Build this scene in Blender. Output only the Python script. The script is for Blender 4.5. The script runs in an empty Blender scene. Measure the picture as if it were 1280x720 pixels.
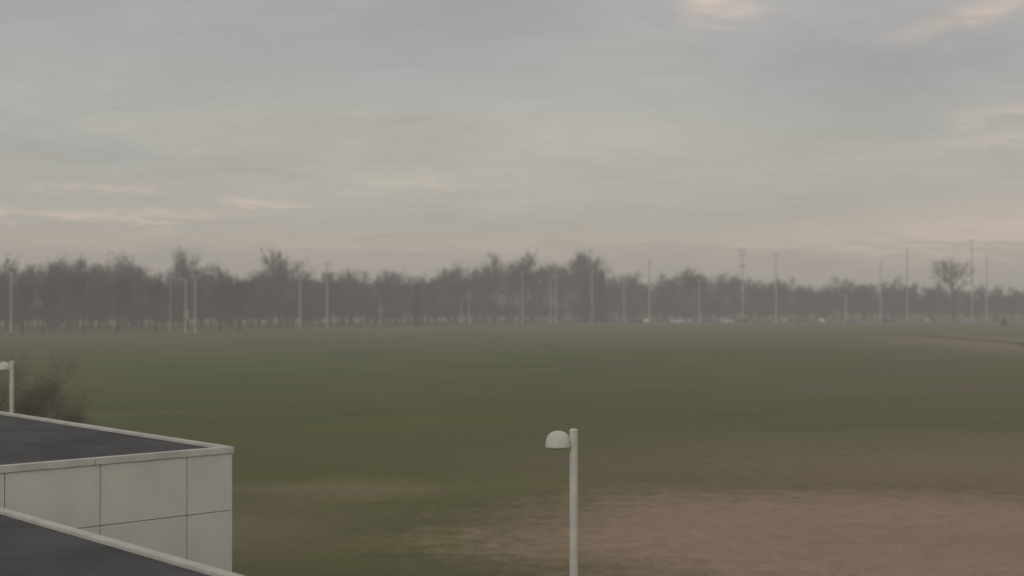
import bpy, bmesh, math, random
from mathutils import Vector, Matrix
random.seed(7)
S = bpy.context.scene
S.view_settings.view_transform = 'Standard'
S.view_settings.look = 'None'
S.view_settings.exposure = 0
COL = S.collection
CAM_H = 8.5
HAZE = 0.00098
FOG_COL = (.352, .326, .296)

# ------------------------------------------------------------------ helpers
def link(o):
    COL.objects.link(o); return o

def mesh_obj(name, verts, faces, mat=None, parent=None, smooth=False):
    me = bpy.data.meshes.new(name)
    me.from_pydata(verts, [], faces); me.update()
    if mat: me.materials.append(mat)
    if smooth:
        for p in me.polygons: p.use_smooth = True
    o = link(bpy.data.objects.new(name, me))
    if parent: o.parent = parent
    return o

def bm_obj(name, bm, mat=None, parent=None, smooth=False):
    me = bpy.data.meshes.new(name); bm.to_mesh(me); bm.free()
    if mat: me.materials.append(mat)
    if smooth:
        for p in me.polygons: p.use_smooth = True
    o = link(bpy.data.objects.new(name, me))
    if parent: o.parent = parent
    return o

def empty(name, loc=(0, 0, 0), rot=0.0):
    o = link(bpy.data.objects.new(name, None)); o.location = loc
    o.rotation_euler = (0, 0, rot); o.empty_display_size = 0.3
    return o

class N:
    """tiny node-graph helper"""
    def __init__(s, nt): s.nt = nt; s.n = nt.nodes; s.l = nt.links
    def new(s, t, **k):
        n = s.n.new(t)
        for a, b in k.items(): setattr(n, a, b)
        return n
    def put(s, sock, v):
        if isinstance(v, bpy.types.NodeSocket): s.l.new(v, sock)
        else: sock.default_value = v
    def math(s, op, a, b=None, c=None, clamp=False):
        n = s.new('ShaderNodeMath', operation=op); n.use_clamp = clamp
        s.put(n.inputs[0], a)
        if b is not None: s.put(n.inputs[1], b)
        if c is not None: s.put(n.inputs[2], c)
        return n.outputs[0]
    def mix(s, f, a, b):
        n = s.new('ShaderNodeMix', data_type='RGBA')
        s.put(n.inputs[0], f)
        s.put(n.inputs[6], a if isinstance(a, bpy.types.NodeSocket) else (*a, 1))
        s.put(n.inputs[7], b if isinstance(b, bpy.types.NodeSocket) else (*b, 1))
        return n.outputs[2]
    def noise(s, vec, scale, detail=4, rough=.55, dist=0.0):
        n = s.new('ShaderNodeTexNoise'); s.put(n.inputs['Vector'], vec)
        n.inputs['Scale'].default_value = scale; n.inputs['Detail'].default_value = detail
        n.inputs['Roughness'].default_value = rough; n.inputs['Distortion'].default_value = dist
        return n.outputs['Fac']
    def ramp(s, f, lo, hi):
        n = s.new('ShaderNodeMapRange', interpolation_type='SMOOTHSTEP')
        s.put(n.inputs[0], f); n.inputs[1].default_value = lo; n.inputs[2].default_value = hi
        return n.outputs[0]
    def scale(s, vec, xyz):
        n = s.new('ShaderNodeVectorMath', operation='MULTIPLY')
        s.put(n.inputs[0], vec); n.inputs[1].default_value = xyz
        return n.outputs[0]

def material(name, col, rough=.8, col2=None, nscale=3.0, spec=.3, bump=0, bscale=30, metal=0, stretch=(1,1,1), detail=3):
    m = bpy.data.materials.new(name); m.use_nodes = True
    g = N(m.node_tree); p = g.n['Principled BSDF']
    p.inputs['Roughness'].default_value = rough
    p.inputs['Specular IOR Level'].default_value = spec
    p.inputs['Metallic'].default_value = metal
    tc = g.new('ShaderNodeTexCoord').outputs['Object']
    v = g.scale(tc, stretch)
    c2 = col2 or tuple(c * .75 for c in col)
    f = g.ramp(g.noise(v, nscale, detail, .6), .3, .7)
    g.put(p.inputs['Base Color'], g.mix(f, col, c2))
    if bump:
        b = g.new('ShaderNodeBump'); b.inputs['Strength'].default_value = bump
        b.inputs['Distance'].default_value = .02
        g.put(b.inputs['Height'], g.noise(tc, bscale, 4, .6)); g.l.new(b.outputs[0], p.inputs['Normal'])
    return m

# ------------------------------------------------------------------ materials
M_panel = material('painted_wall_panel', (.72, .71, .645), .6, (.62, .61, .555), .9, stretch=(1, 1, .35), detail=5)
M_joint = material('panel_joint', (.30, .30, .28), .9)
M_coping = material('coping_metal', (.68, .64, .58), .55, (.54, .51, .46), 1.6)
M_roof = material('roof_membrane', (.124, .121, .122), .95, (.080, .079, .081), .40, bump=.3, bscale=12, spec=.08, detail=7)
M_lamp = material('lamp_paint', (.70, .68, .60), .5, (.60, .58, .52), 4)
M_lens = material('lamp_lens', (.50, .50, .45), .3)
M_conc = material('concrete', (.32, .31, .29), .9, bump=.3)
M_pole = material('galvanised_pole', (.46, .45, .44), .6, (.36, .355, .345), .6)
M_bark = material('bark', (.050, .043, .038), .95, (.034, .030, .027), .3, spec=.05, detail=1)
M_twig = material('twigs', (.056, .046, .040), .95, (.036, .030, .026), .12, spec=.05, detail=1)
M_twig_near = material('shrub_twigs', (.200, .165, .125), .95, (.155, .128, .098), .4, spec=.05, detail=1)
M_bark_near = material('shrub_bark', (.13, .105, .082), .95, (.10, .082, .066), .4, spec=.05, detail=1)
M_ever = material('evergreen_needles', (.035, .043, .030), .9, (.022, .028, .02), .8, spec=.05, detail=1)
M_asph = material('asphalt', (.10, .10, .095), .9, (.07, .07, .07), .3)
M_paint = material('road_paint', (.7, .7, .66), .7)
M_glass = material('car_glass', (.02, .022, .025), .12, spec=.6)
M_tyre = material('tyre', (.02, .02, .02), .9)
M_sign = material('sign_face', (.42, .30, .20), .7, (.34, .25, .17), 1)
M_light = material('tail_light', (.35, .03, .02), .4)
CAR_PAINT = [material('car_paint_' + n, c, .3, tuple(k * .95 for k in c), 1, spec=.5) for n, c in
             (('white', (.70, .70, .69)), ('silver', (.38, .39, .40)), ('black', (.03, .03, .035)), ('red', (.25, .04, .03)), ('blue', (.05, .08, .16)))]

# ------------------------------------------------------------------ ground
def ground_material():
    m = bpy.data.materials.new('grass_field'); m.use_nodes = True
    g = N(m.node_tree); p = g.n['Principled BSDF']
    p.inputs['Roughness'].default_value = .95; p.inputs['Specular IOR Level'].default_value = .08
    pos = g.new('ShaderNodeNewGeometry').outputs['Position']
    sx = g.new('ShaderNodeSeparateXYZ'); g.l.new(pos, sx.inputs[0]); X, Y = sx.outputs[0], sx.outputs[1]
    big = g.noise(g.scale(pos, (.6, 1.2, 1)), .018, 4, .6)
    med = g.noise(g.scale(pos, (.6, 1, 1)), .09, 5, .65)
    fine = g.noise(pos, 1.1, 6, .75)
    vfine = g.noise(pos, 7, 3, .7)
    green = g.mix(g.ramp(med, .3, .7), (.132, .146, .042), (.094, .110, .034))
    dry = g.mix(g.ramp(fine, .3, .7), (.212, .168, .100), (.148, .124, .070))
    # drier turf toward the near right
    k = g.math('ADD', g.math('MULTIPLY', X, .018), g.math('MULTIPLY', Y, -.0080))
    k = g.math('ADD', k, g.math('MULTIPLY', g.math('SUBTRACT', big, .5), 3.4))
    k = g.math('ADD', k, g.math('MULTIPLY', g.math('SUBTRACT', med, .5), 3.8))
    k = g.math('ADD', k, g.math('MULTIPLY', g.math('SUBTRACT', fine, .5), 2.2))
    fdry = g.math('MULTIPLY', g.ramp(k, -1.35, .85), .9)
    c = g.mix(fdry, green, dry)
    # old wheel / wear marks
    stv = g.new('ShaderNodeVectorRotate'); stv.rotation_type = 'Z_AXIS'; g.l.new(pos, stv.inputs[0]); stv.inputs['Angle'].default_value = -.30
    st = g.noise(g.scale(stv.outputs[0], (.04, .26, 1)), 1, 4, .65, .6)
    c = g.mix(g.math('MULTIPLY', g.ramp(st, .45, .70), .30), c, (.075, .088, .034))
    c = g.mix(g.math('MULTIPLY', g.ramp(st, .45, .26), .34), c, (.175, .148, .078))
    def patch(cx, cy, rx, ry, wob=.7, lo=1.12, hi=.80):
        a = g.math('DIVIDE', g.math('SUBTRACT', X, cx), rx); b = g.math('DIVIDE', g.math('SUBTRACT', Y, cy), ry)
        d = g.math('SQRT', g.math('ADD', g.math('MULTIPLY', a, a), g.math('MULTIPLY', b, b)))
        d = g.math('ADD', d, g.math('MULTIPLY', g.math('SUBTRACT', med, .5), wob))
        d = g.math('ADD', d, g.math('MULTIPLY', g.math('SUBTRACT', fine, .5), .8))
        return g.ramp(d, lo, hi)
    soil = g.mix(g.ramp(fine, .3, .75), (.440, .306, .222), (.335, .240, .176))
    soil = g.mix(g.math('MULTIPLY', g.ramp(med, .4, .7), .4), soil, (.255, .20, .135))
    for a in ((14.0, 49.2, 16.8, 12.2, .6, 1.18, .52, .92), (-8.5, 60.5, 6, 3.4, 1.3, 1.3, .1, .34), (-11, 50, 6.5, 7, 1.3, 1.6, .0, .34), (26, 66, 24, 18, 1.4, 1.6, .1, .36),
              (96, 262, 24, 66, .8, 1.3, .3, .36)):
        c = g.mix(g.math('MULTIPLY', patch(*a[:7]), a[7]), c, soil)
    sp = g.math('ADD', .62, g.math('MULTIPLY', vfine, .74))
    br = g.new('ShaderNodeVectorMath', operation='SCALE'); g.l.new(c, br.inputs[0]); g.l.new(sp, br.inputs[3])
    g.l.new(br.outputs[0], p.inputs['Base Color'])
    return m

def ground():
    vs, fs = [], []
    xs = [-4000, -2000, -1000, -500] + [i * 12.0 for i in range(-25, 26)] + [500, 1000, 2000, 4000]
    ys = [-1500, -500, -100] + [i * 8.0 for i in range(0, 75)] + [800, 1300, 2500, 5000]
    for y in ys:
        for x in xs:
            z = 0
            if 90 < y < 330 and abs(x) < 400:
                z = .22 * math.sin(x * .045 + 1) * math.sin(y * .037) * math.sin((y - 90) / 240 * math.pi)
            vs.append((x, y, z))
    w = len(xs)
    for j in range(len(ys) - 1):
        for i in range(w - 1):
            fs.append((j * w + i, j * w + i + 1, (j + 1) * w + i + 1, (j + 1) * w + i))
    return mesh_obj('grass_field', vs, fs, ground_material(), smooth=True)
ground()

# added dark bank behind the trees, closes bright sky gaps between them
def filler_bank():
    vs, fs = [], []
    n = 260
    for i in range(n + 1):
        x = -650 + i * 1300 / n
        y0 = 560 + max(0, x + 200) * .28
        h = 11.2 + 1.6 * math.sin(i * .13) + .8 * math.sin(i * .41 + 1) + random.uniform(-.6, .6) + 3.6 * min(1, max(0, (110 - x) / 80))
        for (dy, hz) in ((0, -.2), (12, h * .6), (30, h), (90, h * .9), (240, -.2)):
            vs.append((x, y0 + dy, hz + (random.uniform(-.4, .4) if hz > 0 else 0)))
    for i in range(n):
        for k in range(4):
            fs.append((i * 5 + k, (i + 1) * 5 + k, (i + 1) * 5 + k + 1, i * 5 + k + 1))
    mesh_obj('gap_filler_bank', vs, fs, material('dark_gap_filler', (.055, .047, .042), 1, (.035, .031, .028), .08, spec=0), smooth=True)
filler_bank()

def strip(name, pts, width, z, mat, parent=None):
    vs, fs = [], []
    for i, (x, y) in enumerate(pts):
        a = Vector(pts[max(i - 1, 0)]); b = Vector(pts[min(i + 1, len(pts) - 1)])
        d = (b - a).normalized(); n = Vector((-d.y, d.x)) * width / 2
        vs += [(x + n.x, y + n.y, z), (x - n.x, y - n.y, z)]
    for i in range(len(pts) - 1): fs.append((2 * i, 2 * i + 1, 2 * i + 3, 2 * i + 2))
    return mesh_obj(name, vs, fs, mat, parent)

# ------------------------------------------------------------------ parking lot and road at the far edge
lot = empty('parking_lot')
strip('pavement', [(20, 492), (110, 500), (260, 520)], 34, .012, M_asph, lot)
kp = [(20, 474.6), (110, 482.6), (260, 502.6)]
def kerb(pts, h=.13, w=.3, parent=None, mat=M_conc, name='kerb'):
    vs, fs = [], []
    for i, (x, y) in enumerate(pts):
        vs += [(x, y - w, 0), (x, y - w, h), (x, y, h), (x, y, 0)]
    for i in range(len(pts) - 1):
        for k in range(3):
            fs.append((4 * i + k, 4 * i + 4 + k, 4 * i + 5 + k, 4 * i + 1 + k))
    return mesh_obj(name, vs, fs, mat, parent)
kerb(kp, parent=lot)
for i in range(60):
    x = 24 + i * 3.4; y = 478 + (x - 20) * .1
    mesh_obj('bay_line', [(x, y, .016), (x + .12, y, .016), (x + .12, y + 5, .016), (x, y + 5, .016)], [(0, 1, 2, 3)], M_paint, lot)
strip('access_road', [(-260, 345), (-150, 378), (-60, 420), (0, 465), (22, 490)], 7, .008, M_asph)
strip('footpath', [(92, 330), (97, 262), (90, 222), (99, 196), (118, 182), (150, 174)], 1.8, .230, material('worn_path', (.085, .085, .06), .95, (.07, .068, .052), .2))

# ------------------------------------------------------------------ cars
def car(loc, rot, paint, kind=0):
    root = empty('parked_car', loc, rot)
    L, W = 4.6, 1.8
    if kind == 0:   # sedan
        prof = [(-2.3, .35), (-2.3, .85), (-2.15, .98), (-1.6, 1.02), (-1.05, 1.42), (.35, 1.45), (1.05, 1.0), (2.0, .88), (2.28, .72), (2.3, .35)]
        win = [(-1.45, 1.02), (-1.0, 1.36), (.33, 1.39), (.92, 1.0)]
    else:           # suv / van
        prof = [(-2.3, .4), (-2.32, 1.05), (-2.15, 1.70), (-1.9, 1.78), (.45, 1.78), (1.15, 1.15), (2.1, 1.05), (2.3, .85), (2.32, .4)]
        win = [(-2.05, 1.15), (-1.95, 1.68), (.40, 1.68), (1.0, 1.15)]
    bm = bmesh.new()
    def side(y, s=1.0): return [bm.verts.new((px, y * (1 if pz < 1.05 else .86), pz)) for px, pz in prof]
    a, b = side(-W / 2), side(W / 2)
    bm.faces.new(a); bm.faces.new(b[::-1])
    for i in range(len(a)):
        j = (i + 1) % len(a); bm.faces.new((a[j], a[i], b[i], b[j]))
    bmesh.ops.recalc_face_normals(bm, faces=bm.faces)
    bmesh.ops.bevel(bm, geom=bm.edges[:], offset=.05, segments=2, affect='EDGES')
    bm_obj('body', bm, paint, root)
    for s in (-1, 1):
        y0, y1 = s * (W / 2 + .006), s * (W / 2 * .86 + .02)
        vs = [(win[0][0], y0, win[0][1]), (win[1][0], y1, win[1][1]), (win[2][0], y1, win[2][1]), (win[3][0], y0, win[3][1])]
        mesh_obj('side_window', vs, [(0, 1, 2, 3)], M_glass, root)
        for wx in (-1.4, 1.42):
            bm = bmesh.new()
            bmesh.ops.create_cone(bm, cap_ends=True, segments=20, radius1=.34, radius2=.34, depth=.22,
                                  matrix=Matrix.Translation((wx, s * (W / 2 - .08), .34)) @ Matrix.Rotation(math.pi / 2, 4, 'X'))
            bm_obj('wheel', bm, M_tyre, root)
    ws = [win[3][0] + .14, win[3][1] + .02], [win[2][0] + .12, win[2][1] - .02]
    mesh_obj('windscreen', [(ws[0][0], -.72, ws[0][1]), (ws[0][0], .72, ws[0][1]), (ws[1][0], .62, ws[1][1]), (ws[1][0], -.62, ws[1][1])], [(0, 1, 2, 3)], M_glass, root)
    for s in (-.62, .62):
        mesh_obj('tail_lamp', [(-2.36, s - .2, .75), (-2.36, s + .2, .75), (-2.36, s + .2, .92), (-2.36, s - .2, .92)], [(0, 1, 2, 3)], M_light, root)
    return root
for x, y, r, c, k in ((44.0, 474 + 8, 0.1, 2, 0), (47.5, 484, 1.6, 0, 0), (58.5, 476.5 + 5, .12, 0, 1), (63, 486, 1.65, 1, 0), (69, 483, 1.6, 4, 1), (76.2, 484, .1, 0, 1),
                      (83, 486, 1.6, 2, 1), (88, 487, 1.6, 3, 0), (97, 487, 1.6, 1, 1), (104, 488, 1.6, 2, 0), (111, 488.5, 1.6, 0, 0), (122, 490, 1.6, 4, 0),
                      (135, 491, 1.6, 2, 1), (150, 493, 1.6, 1, 0), (166, 494, .1, 1, 0), (178, 496, 1.6, 2, 0)):
    car((x, y, .014), r, CAR_PAINT[c], k)

# ------------------------------------------------------------------ trees
class Builder:
    def __init__(s): s.v = []; s.f = []; s.mi = []
    def tube(s, a, b, ra, rb, n=5, mi=0):
        d = (b - a)
        if d.length < 1e-5: return
        d.normalize(); u = d.orthogonal().normalized(); w = d.cross(u); k = len(s.v)
        for p, r in ((a, ra), (b, rb)):
            for i in range(n):
                t = i * 2 * math.pi / n; s.v.append(tuple(p + (u * math.cos(t) + w * math.sin(t)) * r))
        for i in range(n):
            j = (i + 1) % n; s.f.append((k + i, k + j, k + n + j, k + n + i)); s.mi.append(mi)
    def blade(s, a, b, w, mi=1):
        d = b - a; u = d.cross(Vector((random.gauss(0, 1), random.gauss(0, 1), random.gauss(0, 1))))
        if u.length < 1e-6: return
        u = u.normalized() * w / 2; k = len(s.v)
        s.v += [tuple(a - u), tuple(a + u), tuple(b)]; s.f.append((k, k + 1, k + 2)); s.mi.append(mi)
    def mesh(s, name, mats):
        me = bpy.data.meshes.new(name); me.from_pydata(s.v, [], s.f)
        for m in mats: me.materials.append(m)
        me.polygons.foreach_set('material_index', s.mi); me.update(); return me

def rdir(d, ang, up=.15):
    u = d.orthogonal().normalized(); u.rotate(Matrix.Rotation(random.uniform(0, 2 * math.pi), 3, d))
    r = (d * math.cos(ang) + u * math.sin(ang)); r.z += up
    return r.normalized()

def bare_tree(seed, H=18, spread=1.0, twig_w=.08, twigs=4, mats=None, name='bare_tree_mesh', limbs=7, trunk_frac=.2, tr=.30, twig_l=1.7, n1=4, n2=4, pct=.955):
    random.seed(seed); B = Builder()
    def grow(p, d, L, r, lvl):
        segs = 3 if lvl < 2 else 2; q = p.copy(); dd = d.copy()
        nodes = []
        for i in range(segs):
            dd = rdir(dd, random.uniform(.05, .22), .05 if lvl else .0)
            e = q + dd * (L / segs)
            B.tube(q, e, r * (1 - i / segs * .55), r * (1 - (i + 1) / segs * .55), 5 if lvl < 2 else 3, 0)
            nodes.append((e.copy(), dd.copy())); q = e
        if lvl >= 3:
            for k in range(twigs):
                t = random.random(); base = p.lerp(q, t); td = rdir(d, random.uniform(.2, 1.0), .2)
                l = twig_l * random.uniform(.5, 1.4)
                tip = base + td * l
                B.blade(base, tip, twig_w)
                B.blade(base.lerp(tip, .4), base.lerp(tip, .4) + rdir(td, .6, .1) * l * .7, twig_w * .8)
            return
        n = (0, n1, n2, 0)[lvl] if lvl else limbs
        for k in range(n):
            t = random.uniform(.25, 1.0) if lvl else random.uniform(.0, 1.0)
            idx = min(int(t * segs), segs - 1); base, bd = nodes[idx]
            if idx > 0: base = nodes[idx - 1][0].lerp(base, random.random())
            grow(base, rdir(bd, random.uniform(.4, .9) * spread, .14), L * random.uniform(.5, .8), r * .42, lvl + 1)
        grow(q, rdir(dd, .2, .1), L * .6, r * .4, lvl + 1)
    th = H * trunk_frac
    B.tube(Vector((0, 0, -.3)), Vector((0, 0, th)), tr * 1.25, tr, 8, 0)
    grow(Vector((0, 0, th)), Vector((0, 0, 1)), H * .36, tr, 0)
    zm = sorted(v[2] for v in B.v)[int(len(B.v) * pct)]
    k = H / zm
    B.v = [(v[0] * k, v[1] * k, v[2] * k) for v in B.v]
    return B.mesh(name, mats or [M_bark, M_twig])

def pine_mesh(seed, H=15):
    random.seed(seed); B = Builder()
    B.tube(Vector((0, 0, -.3)), Vector((0, 0, H)), .28, .03, 6, 0)
    z = 1.2
    while z < H - .3:
        R = (1 - z / H) ** .8 * H * .24 * random.uniform(.85, 1.1)
        for k in range(9):
            a = random.uniform(0, 6.283); r = R * random.uniform(.7, 1.1)
            tip = Vector((math.cos(a) * r, math.sin(a) * r, z - r * .25)); base = Vector((0, 0, z))
            B.tube(base, tip, .04, .01, 3, 0)
            for j in range(12):
                t = random.uniform(.15, 1); q = base.lerp(tip, t)
                B.blade(q, q + Vector((random.gauss(0, .35), random.gauss(0, .35), random.gauss(-.1, .18))), .25)
        z += .5
    return B.mesh('pine_mesh', [M_bark, M_ever])

VAR = [bare_tree(s, 18, sp) for s, sp in ((1, 1.0), (2, .9), (3, 1.1), (4, .85), (5, 1.05), (6, 1.0), (8, .95), (9, 1.15))]
BUSH = [bare_tree(s, 6, 1.2, .12, 7, None, 'thicket_mesh', 6, .04, .10, .9) for s in (11, 12, 13)]

random.seed(99)
raw = [(-120, 332), (0, 331), (50, 326), (100, 334), (128, 334), (155, 318), (185, 338), (205, 340), (235, 319), (265, 338), (300, 341), (330, 334), (352, 321), (375, 342),
       (400, 348), (430, 344), (500, 345), (560, 342), (600, 331), (630, 320), (655, 325), (670, 333), (690, 332), (722, 323), (742, 332), (765, 344), (800, 348),
       (860, 345), (900, 347), (960, 352), (1000, 357), (1040, 352), (1070, 349), (1100, 352), (1150, 354), (1230, 360), (1280, 361), (1400, 360)]
PRO = [((a - 640) / 1700, (374 - b) / 1700) for a, b in raw]
def ridge(t):
    for (a, h), (b, k) in zip(PRO, PRO[1:]):
        if a <= t <= b: return h + (k - h) * (t - a) / (b - a)
    return PRO[-1][1] if t > 0 else PRO[0][1]
def edge(t):   # distance of the wood's near edge
    P = [(-.45, 345), (-.37, 358), (-.22, 385), (-.12, 425), (0, 480), (.08, 520), (.4, 545), (.5, 545)]
    for (a, h), (b, k) in zip(P, P[1:]):
        if a <= t <= b: return h + (k - h) * (t - a) / (b - a)
    return 545
wood = empty('distant_tree_line')
for row in range(4):
    t = -.44 + random.uniform(0, .01)
    while t < .44:
        D = edge(t) + row * 17 + random.uniform(-7, 7)
        H = CAM_H + ridge(t) * D
        H *= random.uniform(.78, 1.06) if row else random.uniform(.55, .94)
        o = link(bpy.data.objects.new('bare_tree', random.choice(VAR)))
        s = H / 18; w = s * random.uniform(.8, 1.25)
        o.location = (t * D, D, 0); o.scale = (w, w, s); o.rotation_euler = (0, 0, random.uniform(0, 6.28)); o.parent = wood
        t += random.uniform(.006, .021)
    t = -.44
    while t < .44 and row in (1, 3):
        D = edge(t) + row * 17 + random.uniform(-4, 4)
        o = link(bpy.data.objects.new('thicket', random.choice(BUSH)))
        s = random.uniform(.8, 1.5); o.location = (t * D, D, 0); o.scale = (s * 1.6, s * 1.6, s); o.rotation_euler = (0, 0, random.uniform(0, 6.28)); o.parent = wood
        t += random.uniform(.010, .016)

def lone(name, me, t, D, H, base_h, w=1.0):
    o = link(bpy.data.objects.new(name, me)); s = H / base_h
    o.location = (t * D, D, 0); o.scale = (s * w, s * w, s); o.rotation_euler = (0, 0, random.uniform(0, 6.28)); return o
LONE = bare_tree(41, 18, 1.2, .07, 4, None, 'open_tree_mesh', 8, .3, .28, 1.3, 5, 4, pct=.985)
lone('bare_tree', LONE, .325, 500, 23.0, 18, 1.15)
lone('bare_tree', LONE, .130, 500, 20, 18, .7)
PM = pine_mesh(51)
for t, D, H in ((.066, 470, 19.5), (.054, 478, 17), (-.07, 425, 14)):
    lone('dark_bush', PM, t, D, H, 15)
for t, D, H in ((-.345, 338, 13), (-.315, 340, 14.5), (-.290, 336, 13.5), (-.262, 345, 13), (-.215, 352, 12), (-.200, 356, 12.5), (-.36, 330, 12)):
    lone('bare_tree', random.choice(VAR[:4]), t, D, H, 18, 1.1)
NEAR = bare_tree(61, 7.2, 1.1, .013, 5, [M_bark_near, M_twig_near], 'small_bare_tree_mesh', 8, .04, .035, .66, 4, 5, pct=.985)
for x, y, s, r in ((-28.6, 72, .84, 0), (-26.9, 69, .76, 2), (-25.6, 70, .66, 4), (-24.6, 71, .55, 1), (-23.7, 72, .47, 3), (-22.8, 71, .40, 5), (-26.2, 75, .72, 2.5)):
    o = link(bpy.data.objects.new('bare_shrub', NEAR)); o.location = (x, y, 0); o.scale = (s, s, s); o.rotation_euler = (0, 0, r)
lone('dark_bush', PM, .362, 430, 3.2, 15, 2.2)  # a dark bush, made from the squashed pine mesh

# ------------------------------------------------------------------ far light poles
def light_pole(t, D, H, kind='double', sign=False):
    root = empty('tall_light_pole', (t * D, D, 0), random.uniform(-.25, .25))
    B = Builder()
    B.tube(Vector((0, 0, 0)), Vector((0, 0, H * .5)), .26, .21, 10, 0)
    B.tube(Vector((0, 0, H * .5)), Vector((0, 0, H)), .21, .14, 10, 0)
    B.tube(Vector((0, 0, -.1)), Vector((0, 0, .6)), .45, .45, 10, 0)
    o = link(bpy.data.objects.new('mast', B.mesh('mast', [M_pole]))); o.parent = root
    def bx(name, c, sz, mat=M_pole):
        bm = bmesh.new(); bmesh.ops.create_cube(bm, size=1); bmesh.ops.scale(bm, vec=sz, verts=bm.verts)
        bmesh.ops.bevel(bm, geom=bm.edges[:], offset=min(sz) * .2, segments=1, affect='EDGES')
        bmesh.ops.translate(bm, vec=c, verts=bm.verts); bm_obj(name, bm, mat, root)
    if kind == 'double':
        bx('cross_arm', (0, 0, H - .15), (1.4, .12, .12)); bx('luminaire', (-.8, 0, H - .1), (.6, .4, .2)); bx('luminaire', (.8, 0, H - .1), (.6, .4, .2))
    elif kind == 'single':
        bx('cross_arm', (-.6, 0, H - .15), (1.1, .12, .12)); bx('luminaire', (-1.4, 0, H - .12), (.9, .5, .28))
    elif kind == 'rack':
        for k, z in enumerate((H - .2, H - 2.2, H - 6.0)):
            bx('cross_arm', (0, 0, z), (3.4 - k * .4, .12, .12))
            for xx in (-1.4, -.7, .7, 1.4): bx('floodlight', (xx * (1 - k * .1), -.25, z + .25), (.35, .3, .35))
    if sign:
        bx('sign_panel', (.35, -.35, 4.6), (1.3, .12, 2.4), M_sign)
for x, top, D, kind, sg in ((14, 339, 350, 'single', 0), (40, 345, 385, 'single', 0), (213, 343, 380, 'single', 0), (232, 348, 345, 'single', 1), (244, 345, 345, 'double', 0),
        (375, 347, 400, 'double', 0), (409, 329, 395, 'double', 0), (475, 350, 440, 'double', 1), (533, 342, 560 - 80, 'single', 0), (577, 326, 470, 'double', 0),
        (586, 355, 470, 'single', 0), (653, 340, 475, 'double', 0), (688, 350, 478, 'double', 0), (695, 345, 478, 'double', 0), (740, 323, 475, 'double', 0),
        (780, 345, 505, 'single', 0), (812, 325, 480, 'double', 0), (874, 350, 480, 'double', 0), (928, 312, 495, 'rack', 0), (970, 317, 490, 'double', 0),
        (1101, 327, 520, 'double', 0), (1134, 310, 530, 'double', 0), (1215, 300, 530, 'double', 0), (1233, 320, 530, 'double', 0), (1057, 368, 520, 'single', 0)):
    light_pole((x - 640) / 1700, D, CAM_H + (374 - top) / 1700 * D, kind, sg)

# ------------------------------------------------------------------ dome street lamps
def street_lamp(x, y, rot=0.0):
    H = 6.16; root = empty('street_lamp', (x, y, 0), rot)
    bm = bmesh.new()
    bmesh.ops.create_cone(bm, cap_ends=True, segments=24, radius1=.078, radius2=.074, depth=H, matrix=Matrix.Translation((0, 0, H / 2)))
    bm_obj('pole', bm, M_lamp, root, False)
    bm = bmesh.new()
    bmesh.ops.create_cone(bm, cap_ends=True, segments=24, radius1=.082, radius2=.05, depth=.03, matrix=Matrix.Translation((0, 0, H + .015)))
    bm_obj('pole_cap', bm, M_lamp, root)
    bm = bmesh.new()
    bmesh.ops.create_cone(bm, cap_ends=True, segments=24, radius1=.25, radius2=.22, depth=.5, matrix=Matrix.Translation((0, 0, .2)))
    bm_obj('footing', bm, M_conc, root)
    prof = [(.0, .285), (.06, .281), (.115, .262), (.165, .226), (.20, .175), (.219, .115), (.226, .06), (.232, .02), (.232, -.005), (.218, -.010)]
    def rev(pr, name, mat, zc):
        n = 40; vs, fs = [], []
        for r, z in pr:
            for i in range(n):
                a = i / n * 2 * math.pi; vs.append((-.275 + max(r, .001) * math.cos(a), max(r, .001) * math.sin(a), zc + z))
        for j in range(len(pr) - 1):
            for i in range(n):
                k = (i + 1) % n; fs.append((j * n + i, (j + 1) * n + i, (j + 1) * n + k, j * n + k))
        return mesh_obj(name, vs, fs, mat, root, True)
    rev(prof, 'dome_shade', M_lamp, H - .29)
    rev([(.216, -.008), (.19, -.022), (.13, -.036), (.06, -.042), (0, -.043)], 'lens', M_lens, H - .29)
    bm = bmesh.new(); bmesh.ops.create_cube(bm, size=1); bmesh.ops.scale(bm, vec=(.13, .09, .14), verts=bm.verts)
    bmesh.ops.bevel(bm, geom=bm.edges[:], offset=.012, segments=2, affect='EDGES'); bmesh.ops.translate(bm, vec=(-.10, 0, H - .19), verts=bm.verts)
    bm_obj('arm_bracket', bm, M_lamp, root)
street_lamp(1.10, 24.26)
street_lamp(-18.75, 51.0)

# ------------------------------------------------------------------ buildings
A = Vector((-.737, -.676, 0)); Bv = Vector((-.676, .737, 0)); C = Vector((-5.69, 27.7, 0))
def frame_pt(s, t, z): p = C + A * s + Bv * t; return (p.x, p.y, z)
def block(name, s0, s1, t0, t1, z0, z1, mat, parent, bev=0.0):
    bm = bmesh.new()
    v = [bm.verts.new(frame_pt(s, t, z)) for z in (z0, z1) for s, t in ((s0, t0), (s1, t0), (s1, t1), (s0, t1))]
    for f in ((0, 3, 2, 1), (4, 5, 6, 7), (0, 1, 5, 4), (1, 2, 6, 5), (2, 3, 7, 6), (3, 0, 4, 7)): bm.faces.new([v[i] for i in f])
    bmesh.ops.recalc_face_normals(bm, faces=bm.faces)
    if bev: bmesh.ops.bevel(bm, geom=bm.edges[:], offset=bev, segments=2, affect='EDGES')
    return bm_obj(name, bm, mat, parent)
wb = empty('white_panel_building')
S1, T1, ZT = 24, 22, 5.5
block('core', .06, S1 - .06, .06, T1 - .06, 0, ZT - .16, M_joint, wb)
seams = [0.0, 1.02] + [1.02 + 1.83 * i for i in range(1, 12)]
zs = [0.0, 2.1, 4.21, ZT - .13]
g_ = .007
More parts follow.
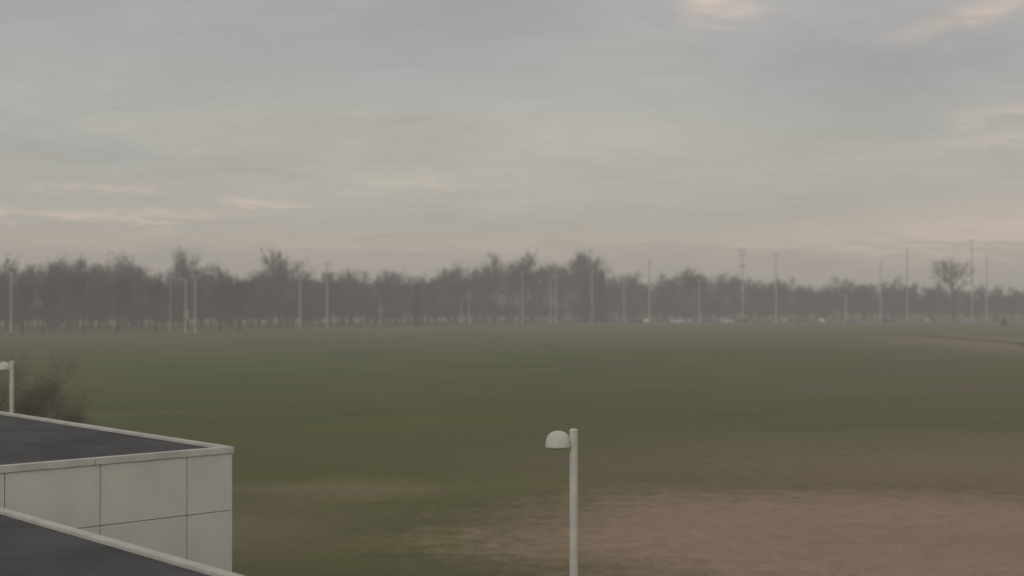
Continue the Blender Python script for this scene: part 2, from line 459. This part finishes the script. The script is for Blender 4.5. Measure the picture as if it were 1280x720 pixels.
for z0, z1 in zip(zs, zs[1:]):
    for a, b in zip(seams, seams[1:]):
        block('wall_panel', a + (g_ if a else 0), b - g_, 0, .058, z0 + g_, z1 - g_, M_panel, wb, .006)
    tt = [.06 + 1.83 * i for i in range(12)]
    for a, b in zip(tt, tt[1:]):
        block('wall_panel', 0.0, .058, a + g_, b - g_, z0 + g_, z1 - g_, M_panel, wb, .006)
block('roof_deck', .28, S1, .28, T1 - .28, ZT - .15, ZT - .06, M_roof, wb)
def coping_run(parent, along, fixed0, fixed1, start, end, z0, z1, seg=3.0):
    x = start
    while x < end - .01:
        e = min(x + seg, end)
        if along == 's': block('coping', x + .002, e - .004, fixed0, fixed1, z0, z1, M_coping, parent, .008)
        else: block('coping', fixed0, fixed1, x + .002, e - .004, z0, z1, M_coping, parent, .008)
        x = e
coping_run(wb, 's', -.03, .15, -.03, S1, ZT - .13, ZT)
coping_run(wb, 't', -.03, .15, .155, T1, ZT - .13, ZT)
coping_run(wb, 's', T1 - .27, T1 + .03, .155, S1, ZT - .13, ZT)
block('roof_edge', .155, S1, .155, .278, ZT - .15, ZT - .055, M_roof, wb)
block('roof_edge', .155, .278, .28, T1 - .28, ZT - .15, ZT - .056, M_roof, wb)

nb = empty('flat_roof_building')
SN = 5.62; ZN = 5.10
block('walls', SN + .05, SN + 26, -46, -.03, 0, ZN - .14, M_panel, nb)
block('roof_deck', SN + .19, SN + 25.7, -45.7, -.04, ZN - .135, ZN - .05, M_roof, nb)
coping_run(nb, 't', SN, SN + .18, -46, -.05, ZN - .10, ZN, 2.4)
block('plant_room', SN + 12, SN + 20, -44, -34, ZN - .04, ZN + 2.6, M_panel, nb, .02)

# ------------------------------------------------------------------ atmosphere: thin mist over the site, its emission standing in for scattered daylight
bm = bmesh.new(); bmesh.ops.create_cube(bm, size=1)
bmesh.ops.scale(bm, vec=(5000, 4000, 45), verts=bm.verts); bmesh.ops.translate(bm, vec=(0, 1200, 21), verts=bm.verts)
fm = bpy.data.materials.new('fog'); fm.use_nodes = True; nt = fm.node_tree; nt.nodes.remove(nt.nodes['Principled BSDF'])
va = nt.nodes.new('ShaderNodeVolumeAbsorption'); va.inputs['Color'].default_value = (0, 0, 0, 1); va.inputs['Density'].default_value = HAZE
ve = nt.nodes.new('ShaderNodeEmission'); ve.inputs['Color'].default_value = (*FOG_COL, 1); ve.inputs['Strength'].default_value = HAZE
ad = nt.nodes.new('ShaderNodeAddShader'); nt.links.new(va.outputs[0], ad.inputs[0]); nt.links.new(ve.outputs[0], ad.inputs[1])
nt.links.new(ad.outputs[0], nt.nodes['Material Output'].inputs['Volume'])
bm_obj('fog', bm, fm)

# ------------------------------------------------------------------ sky
SUN_EL, SUN_AZ = math.radians(24), math.radians(205)      # azimuth clockwise from +Y
w = bpy.data.worlds.new('World'); S.world = w; w.use_nodes = True
g = N(w.node_tree); bgn = g.n['Background']; out = g.n['World Output']
sky = g.new('ShaderNodeTexSky', sky_type='NISHITA'); sky.sun_disc = False; sky.sun_elevation = SUN_EL; sky.sun_rotation = SUN_AZ
g.l.new(sky.outputs[0], bgn.inputs[0]); bgn.inputs[1].default_value = .07
d = g.new('ShaderNodeTexCoord').outputs['Generated']
sp = g.new('ShaderNodeSeparateXYZ'); g.l.new(d, sp.inputs[0]); dx, dy, dz = sp.outputs
az = g.math('ARCTAN2', dx, dy); el = g.math('ARCSINE', dz)
den = g.math('ADD', g.math('MAXIMUM', dz, 0), .12)
cv = g.new('ShaderNodeCombineXYZ'); g.put(cv.inputs[0], g.math('DIVIDE', dx, den)); g.put(cv.inputs[1], g.math('DIVIDE', dy, den))
P = cv.outputs[0]
n1 = g.noise(g.scale(P, (1.3, 1.5, 1)), 1.3, 5, .55, .5)
n2 = g.noise(g.scale(P, (2.6, 3.4, 1)), 2.2, 6, .62, .6)
n3 = g.noise(g.scale(P, (1.1, 1.2, 1)), .6, 2, .5)
azw = g.math('ADD', az, g.math('MULTIPLY', g.math('SUBTRACT', n1, .5), .14))
elw = g.math('ADD', el, g.math('ADD', g.math('MULTIPLY', g.math('SUBTRACT', n2, .5), .030), g.math('MULTIPLY', g.math('SUBTRACT', n1, .5), .03)))
def blob(x, y, wx, wy, amp, slope=0.0):
    a = g.math('MULTIPLY', g.math('SUBTRACT', azw, (x - 640) / 1700), 1700 / wx)
    e = g.math('SUBTRACT', elw, (374 - y) / 1700)
    if slope: e = g.math('SUBTRACT', e, g.math('MULTIPLY', g.math('SUBTRACT', azw, (x - 640) / 1700), slope))
    e = g.math('MULTIPLY', e, 1700 / wy)
    r = g.math('ADD', g.math('MULTIPLY', a, a), g.math('MULTIPLY', e, e))
    return g.math('MULTIPLY', g.math('POWER', 2.718, g.math('MULTIPLY', r, -1)), amp)
def total(L):
    s = None
    for b in L: v = blob(*b); s = v if s is None else g.math('ADD', s, v)
    return s
c = g.mix(g.ramp(el, .0, .085), (.408, .362, .312), (.454, .442, .392))
c = g.mix(g.ramp(el, .09, .20), c, (.418, .412, .406))
dark = total([(560, 45, 260, 60, .9), (1070, 112, 170, 50, 1.1), (140, 200, 230, 40, .5), (60, 20, 170, 50, .4), (1180, 250, 160, 25, .3)])
dark = g.math('MULTIPLY', dark, g.math('ADD', .35, g.math('MULTIPLY', n1, 1.2)))
c = g.mix(g.math('MULTIPLY', dark, .6, clamp=True), c, (.350, .352, .364))
lite = total([(640, 185, 300, 60, .7), (790, 60, 120, 50, .3), (300, 150, 200, 40, .25)])
c = g.mix(g.math('MULTIPLY', lite, .8, clamp=True), c, (.505, .490, .420))
warm = total([(925, -2, 50, 30, 1.2), (1190, 42, 85, 14, 1.0, .25), (530, 226, 50, 7, .9, -.05), (335, 254, 55, 7, 1.7), (100, 273, 190, 7, 1.4), (140, 240, 100, 5, .9),
              (1240, 152, 70, 10, .7, .1), (1230, 185, 90, 8, .7, .1), (1270, 290, 240, 34, 1.2), (700, 250, 200, 8, .3), (640, 300, 900, 16, .45)])
warm = g.math('MULTIPLY', warm, g.math('ADD', .05, g.math('MULTIPLY', n2, 2.0)))
c = g.mix(g.math('MULTIPLY', warm, .65, clamp=True), c, (.670, .545, .450))
tex = g.math('ADD', g.math('MULTIPLY', g.math('SUBTRACT', n1, .5), .36), g.math('MULTIPLY', g.math('SUBTRACT', n2, .5), .22))
tex = g.math('ADD', 1.03, g.math('ADD', tex, g.math('MULTIPLY', g.math('SUBTRACT', n3, .5), .22)))
sc = g.new('ShaderNodeVectorMath', operation='SCALE'); g.l.new(c, sc.inputs[0]); g.l.new(tex, sc.inputs[3])
bg2 = g.new('ShaderNodeBackground'); g.l.new(sc.outputs[0], bg2.inputs[0]); bg2.inputs[1].default_value = 1.0
mx = g.new('ShaderNodeMixShader'); mx.inputs[0].default_value = .93
g.l.new(bgn.outputs[0], mx.inputs[1]); g.l.new(bg2.outputs[0], mx.inputs[2]); g.l.new(mx.outputs[0], out.inputs[0])

sd = bpy.data.lights.new('sun', 'SUN'); sd.energy = .55; sd.angle = math.radians(30); sd.color = (1, .92, .82)
so = link(bpy.data.objects.new('sun', sd))
dirv = Vector((math.sin(SUN_AZ) * math.cos(SUN_EL), math.cos(SUN_AZ) * math.cos(SUN_EL), math.sin(SUN_EL)))
so.rotation_euler = dirv.to_track_quat('Z', 'Y').to_euler()

# ------------------------------------------------------------------ camera
cd = bpy.data.cameras.new('camera'); cam = link(bpy.data.objects.new('camera', cd))
cd.sensor_width = 36; cd.lens = 36 * 1700 / 1280; cd.clip_start = .1; cd.clip_end = 12000
cam.location = (0, 0, CAM_H); cam.rotation_euler = (math.radians(90) + math.atan(14 / 1700), 0, 0)
cd.dof.use_dof = True; cd.dof.focus_distance = 23; cd.dof.aperture_fstop = .75
S.camera = cam
